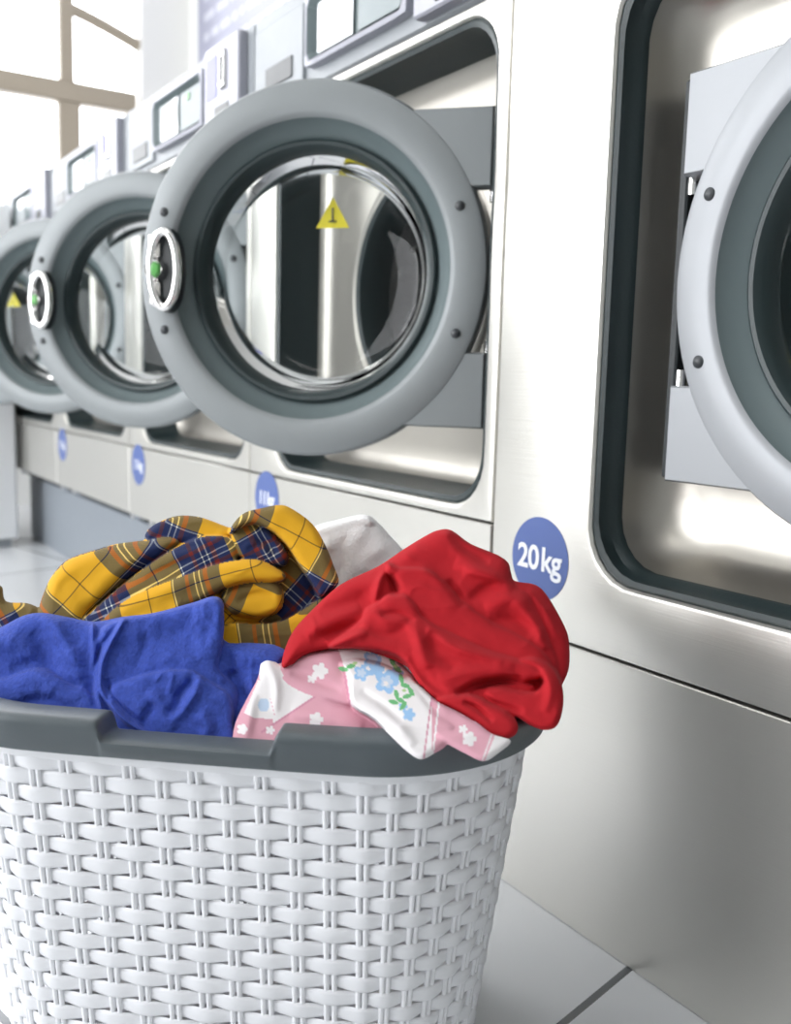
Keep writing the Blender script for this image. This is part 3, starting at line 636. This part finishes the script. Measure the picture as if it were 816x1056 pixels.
RB = [(r[0], r[1]*1.3, r[2]) + tuple(r[3:]) for r in RB] + [([(145, 640), (150, 665), (140, 690)], -3, 5), ([(215, 625), (205, 650), (212, 680)], 3, 7), ([(232, 668), (240, 690), (232, 712)], -5, 5), ([(262, 690), (258, 720), (250, 745)], 4, 6),
      ([(60, 690), (80, 700), (96, 725)], 3, 5), ([(10, 690), (35, 684), (60, 694)], -4, 6), ([(160, 725), (150, 740), (152, 755)], -4, 5), ([(205, 735), (215, 748), (210, 762)], 4, 6), ([(118, 660), (140, 652), (165, 650)], 3, 8)]
o = cloth('fleece_blanket', M['blue'], BLU, RB, .735, 765, .00035, .05, grid=1.1, blur=1, crumple=1.1, seed=33, crease=(2.0, 2.2))
tag(o, 'blue fleece with frayed stitched seam lying over the front left of the basket', 'fleece')

# pink and white floral cloth
def floral(u, v, who):
    P = np.array([.72, .38, .46]); W = np.array([.86, .83, .84]); Bl = np.array([.34, .56, .84]); G = np.array([.16, .48, .20]); DP = np.array([.62, .28, .38])
    c = np.tile(P, (len(u), 1)); front = (who == 1)
    def blob(x, y, rx, ry, a=0):
        a = math.radians(a); X = (u-x)*cos(a) + (v-y)*sin(a); Y = -(u-x)*sin(a) + (v-y)*cos(a); return (X/rx)**2 + (Y/ry)**2 < 1
    def flower(x, y, r, col, sel, pet=5, cen=None):
        ang = np.arctan2(v-y, u-x); rr = np.hypot(u-x, v-y); m = sel & (rr < r*(.62 + .38*np.abs(np.cos(ang*pet/2)))); c[m] = col
        if cen is not None: c[sel & (rr < r*.25)] = cen
    def band(x0, y0, x1, y1, a, b, col, sel):            # stripe measured from a line
        L = math.hypot(x1-x0, y1-y0); dd = ((u-x0)*(y1-y0) - (v-y0)*(x1-x0))/L; m = sel & (dd > a) & (dd < b); c[m] = col
    # front left flap
    s1 = front & inside([(262, 670), (275, 672), (326, 709), (284, 739), (279, 720), (272, 706), (268, 700)], u, v); c[s1] = W
    band(326, 713, 284, 741, 3, 5, DP, front & (u > 270) & (v > 690)); 
    band(326, 713, 284, 741, -3, 3, W, front & (u > 282) & (u < 328) & (v > 705))
    s2 = front & inside([(266, 702), (274, 700), (284, 742), (262, 740), (252, 735)], u, v); c[s2] = W
    c[front & blob(272, 727, 6, 7)] = Bl*.6 + W*.4
    for x, y, r in ((326, 742, 8), (250, 752, 6), (279, 753, 5)): flower(x, y, r, W, front)
    # upper band
    b0 = ~front; s = b0 & inside([(345, 660), (352, 678), (358, 700), (362, 728), (372, 735), (400, 745), (440, 770), (448, 745), (452, 720), (430, 690), (400, 660)], u, v); c[s] = W
    c[b0 & (u > 363) & (u < 446) & (v > 700)] = W
    band(357, 694, 364, 732, -3, -1, DP, b0 & (v > 686) & (v < 740) & (u < 372)); 
    flower(330, 692, 9, W, b0); flower(322, 700, 5, W, b0)
    sel = b0 & (u > 346)
    for x, y, r in ((384, 680, 10), (373, 694, 9), (399, 703, 13), (388, 690, 9), (410, 694, 7), (422, 737, 7), (416, 729, 5)): flower(x, y, r, Bl, sel)
    for x, y, r in ((384, 680, 6), (373, 694, 5), (399, 703, 7)): flower(x, y, r, Bl*.55 + W*.45, sel)
    flower(398, 705, 3, W, sel)
    for x, y, a in ((362, 687, -20), (354, 690, 10), (405, 683, 60), (410, 690, 40), (414, 700, 80), (418, 707, 20), (409, 716, 70), (413, 722, 30), (420, 718, -20), (424, 713, 60), (416, 728, -50), (406, 724, 10), (392, 757, 20), (398, 763, 10)):
        c[sel & blob(x, y, 5.2, 2.3, a)] = G
    for x, y, a in ((366, 684, -30), (408, 687, 0), (417, 712, 0)): c[sel & blob(x, y, 2.5, 1.5, a)] = np.array([.45, .66, .3])
    s = b0 & inside([(446, 716), (470, 725), (512, 760), (504, 790), (470, 780), (446, 762)], u, v); c[s] = P
    band(446, 720, 440, 765, -1.5, 0.2, DP, b0 & (u > 430) & (v > 715)); band(452, 722, 447, 765, 0, 2, W, b0 & (u > 430) & (v > 715))
    band(512, 760, 502, 788, -6, -4.5, W, b0 & (u > 480) & (v > 740)); s = b0 & (u > 506 - (v-770)*.4) & (v > 750); c[s] = W
    flower(484, 762, 8, W, b0); flower(478, 752, 5, W, b0)
    # pale weave specks
    return c
FL = [
 ([(272, 694), (285, 686), (300, 679), (320, 672), (345, 669), (366, 666), (398, 670), (416, 686), (436, 706), (454, 718), (478, 732), (490, 748), (462, 757), (440, 748), (415, 735), (396, 730), (378, 722), (363, 729), (330, 722), (300, 712)], 10, 8, 9, 0, .12, 0),
 ([(236, 790), (239, 768), (243, 745), (255, 720), (266, 699), (269, 684), (275, 679), (283, 682), (296, 691), (323, 710), (345, 722), (366, 730), (396, 741), (397, 747), (391, 757), (379, 757), (350, 770), (300, 785)], 10, 6, 9, 0, -.02, 0),
 ([(352, 684), (360, 700), (364, 728), (385, 742), (404, 760), (420, 775), (434, 783), (448, 777), (461, 768), (470, 750), (450, 735), (420, 700), (380, 682)], 62, 6, 7, 0, .7, 0),
 ([(412, 722), (425, 740), (444, 756), (463, 768), (480, 777), (499, 785), (515, 776), (527, 764), (508, 757), (492, 745), (474, 734), (450, 721), (430, 704), (418, 700)], 66, 5, 7, 0, .7, 0),
]
RF = [([(300, 694), (325, 702), (352, 712)], -4, 4), ([(356, 695), (362, 712), (364, 728)], 3, 3), ([(275, 684), (285, 705), (284, 735)], 3, 4), ([(300, 735), (335, 742), (375, 750)], 3, 7), ([(262, 715), (258, 740), (252, 765)], 3, 5),
      ([(372, 712), (395, 728), (415, 745)], -4, 4), ([(385, 725), (405, 742), (428, 768)], 3, 5), ([(420, 690), (440, 715), (465, 735)], 2, 6), ([(310, 682), (335, 680), (352, 690)], 2, 7)]
o = cloth('floral_cloth', M['floral'], FL, RF, .700, 785, .0006, .016, grid=1.0, crumple=.55, seed=41, painter=floral)
tag(o, 'pink and white cotton cloth printed with blue flowers, hanging over the front rim', 'cloth')

# red garment
RED = [
 ([(291, 690), (293, 672), (303, 650), (322, 629), (351, 603), (390, 584), (417, 566), (440, 552), (453, 546.5), (466, 547), (486, 561), (521, 577), (527, 590), (531, 599), (552, 603), (565, 615), (582, 645), (587, 662), (587, 688), (580, 706), (570, 722), (520, 735), (449, 722), (432, 704), (415, 680), (366, 669), (319, 674), (301, 686)], 0, 12, 12, 0, 0, 0),
 ([(291, 689), (293, 672), (303, 650), (322, 629), (351, 603), (390, 584), (417, 566), (440, 552), (453, 546.5), (466, 547), (486, 561), (521, 577), (529, 600), (545, 612), (556, 630), (568, 660), (577, 690), (560, 720), (520, 735), (449, 722), (420, 688), (366, 669), (319, 674), (301, 686)], 8, 13, 16, 0, .02, 0),
 # sheet running from the tent fold down to the right
 ([(397, 581), (412, 585), (440, 587), (458, 600), (480, 622), (505, 640), (535, 655), (560, 672), (574, 700), (556, 700), (520, 684), (486, 668), (450, 650), (432, 632), (412, 614)], 23, 7, 12, 0, 0, 0),
 # gathered neck and lower front sheet
 ([(372, 640), (378, 628), (390, 621), (400, 613), (416, 612), (428, 622), (436, 636), (452, 646), (475, 657), (500, 669), (530, 678), (556, 686), (562, 698), (540, 703), (515, 703), (492, 710), (475, 721), (449, 722), (432, 705), (416, 682), (398, 673), (366, 669), (340, 668), (352, 655)], 29, 9, 9, 0, .02, 0),
 # right loop
 ([(500, 716), (510, 708), (535, 712), (552, 713), (560, 704), (552, 690), (534, 681), (552, 678), (572, 690), (580, 708), (581, 728), (575, 748), (562, 753), (547, 748), (534, 740), (512, 730)], 30, 10, 8, 0, .02, 0),
 # bottom tongue
 ([(449, 722), (465, 716), (484, 716), (502, 722), (520, 732), (533, 744), (533, 756), (522, 762), (505, 758), (491, 746), (473, 734)], 38, 8, 8, 0, .02, 0),
 ([(470, 718), (488, 706), (515, 700), (545, 703), (552, 712), (530, 718), (515, 722), (500, 725)], 24, 6, 7, 0, 0, 0),
]
RR = [([(398, 585), (391, 602), (385, 626)], 5, 4), ([(402, 592), (407, 604), (408, 614)], -9, 5), ([(412, 588), (440, 589), (462, 606)], 3, 6), ([(462, 598), (472, 612), (480, 626)], -5, 5), ([(482, 622), (500, 608), (520, 600)], -4, 7), ([(470, 580), (495, 590), (530, 606)], 4, 8),
      ([(465, 550), (480, 565), (505, 580)], -4, 6), ([(478, 588), (500, 590), (520, 600)], 3, 7), ([(500, 625), (525, 618), (548, 622)], 5, 9), ([(505, 640), (530, 640), (556, 655)], -4, 7), ([(530, 620), (550, 640), (564, 670)], 4, 7), ([(545, 608), (562, 630), (575, 660)], 3, 4),
      ([(430, 560), (415, 580), (400, 590)], 2, 10), ([(320, 660), (350, 652), (375, 642)], -4, 6), ([(315, 655), (340, 640), (372, 628)], 4, 9), ([(330, 630), (360, 622), (385, 612)], -3, 8), ([(340, 667), (360, 658), (378, 652)], 4, 5),
      ([(384, 628), (398, 640), (420, 640)], 2.5, 5), ([(392, 634), (410, 632), (428, 640)], -2.5, 3), ([(380, 650), (400, 655), (420, 648)], -2.5, 5), ([(425, 640), (432, 660), (440, 690)], 4, 8), ([(445, 650), (450, 672), (470, 690)], -3, 9), ([(440, 650), (475, 670), (520, 682)], 4, 6), ([(452, 700), (490, 692), (530, 688)], 3, 8),
      ([(470, 716), (500, 704), (540, 700)], -8, 4), ([(500, 722), (520, 728), (540, 735)], -4, 4), ([(478, 724), (492, 730), (508, 744)], -5, 3), ([(560, 690), (568, 712), (562, 735)], 3, 6), ([(420, 672), (440, 700), (460, 715)], -3, 5), ([(350, 604), (390, 600), (384, 620)], 2, 8)]
RR = [(r[0], r[1]*1.35, r[2]*.9) + tuple(r[3:]) for r in RR]
o = cloth('red_garment', M['red'], RED, RR, .724, 730, .0007, .075, grid=1.2, crumple=.7, seed=52, crease=(2.2, .55), blur=1)
tag(o, 'red jersey garment bundled on the right end of the basket', 'garment')
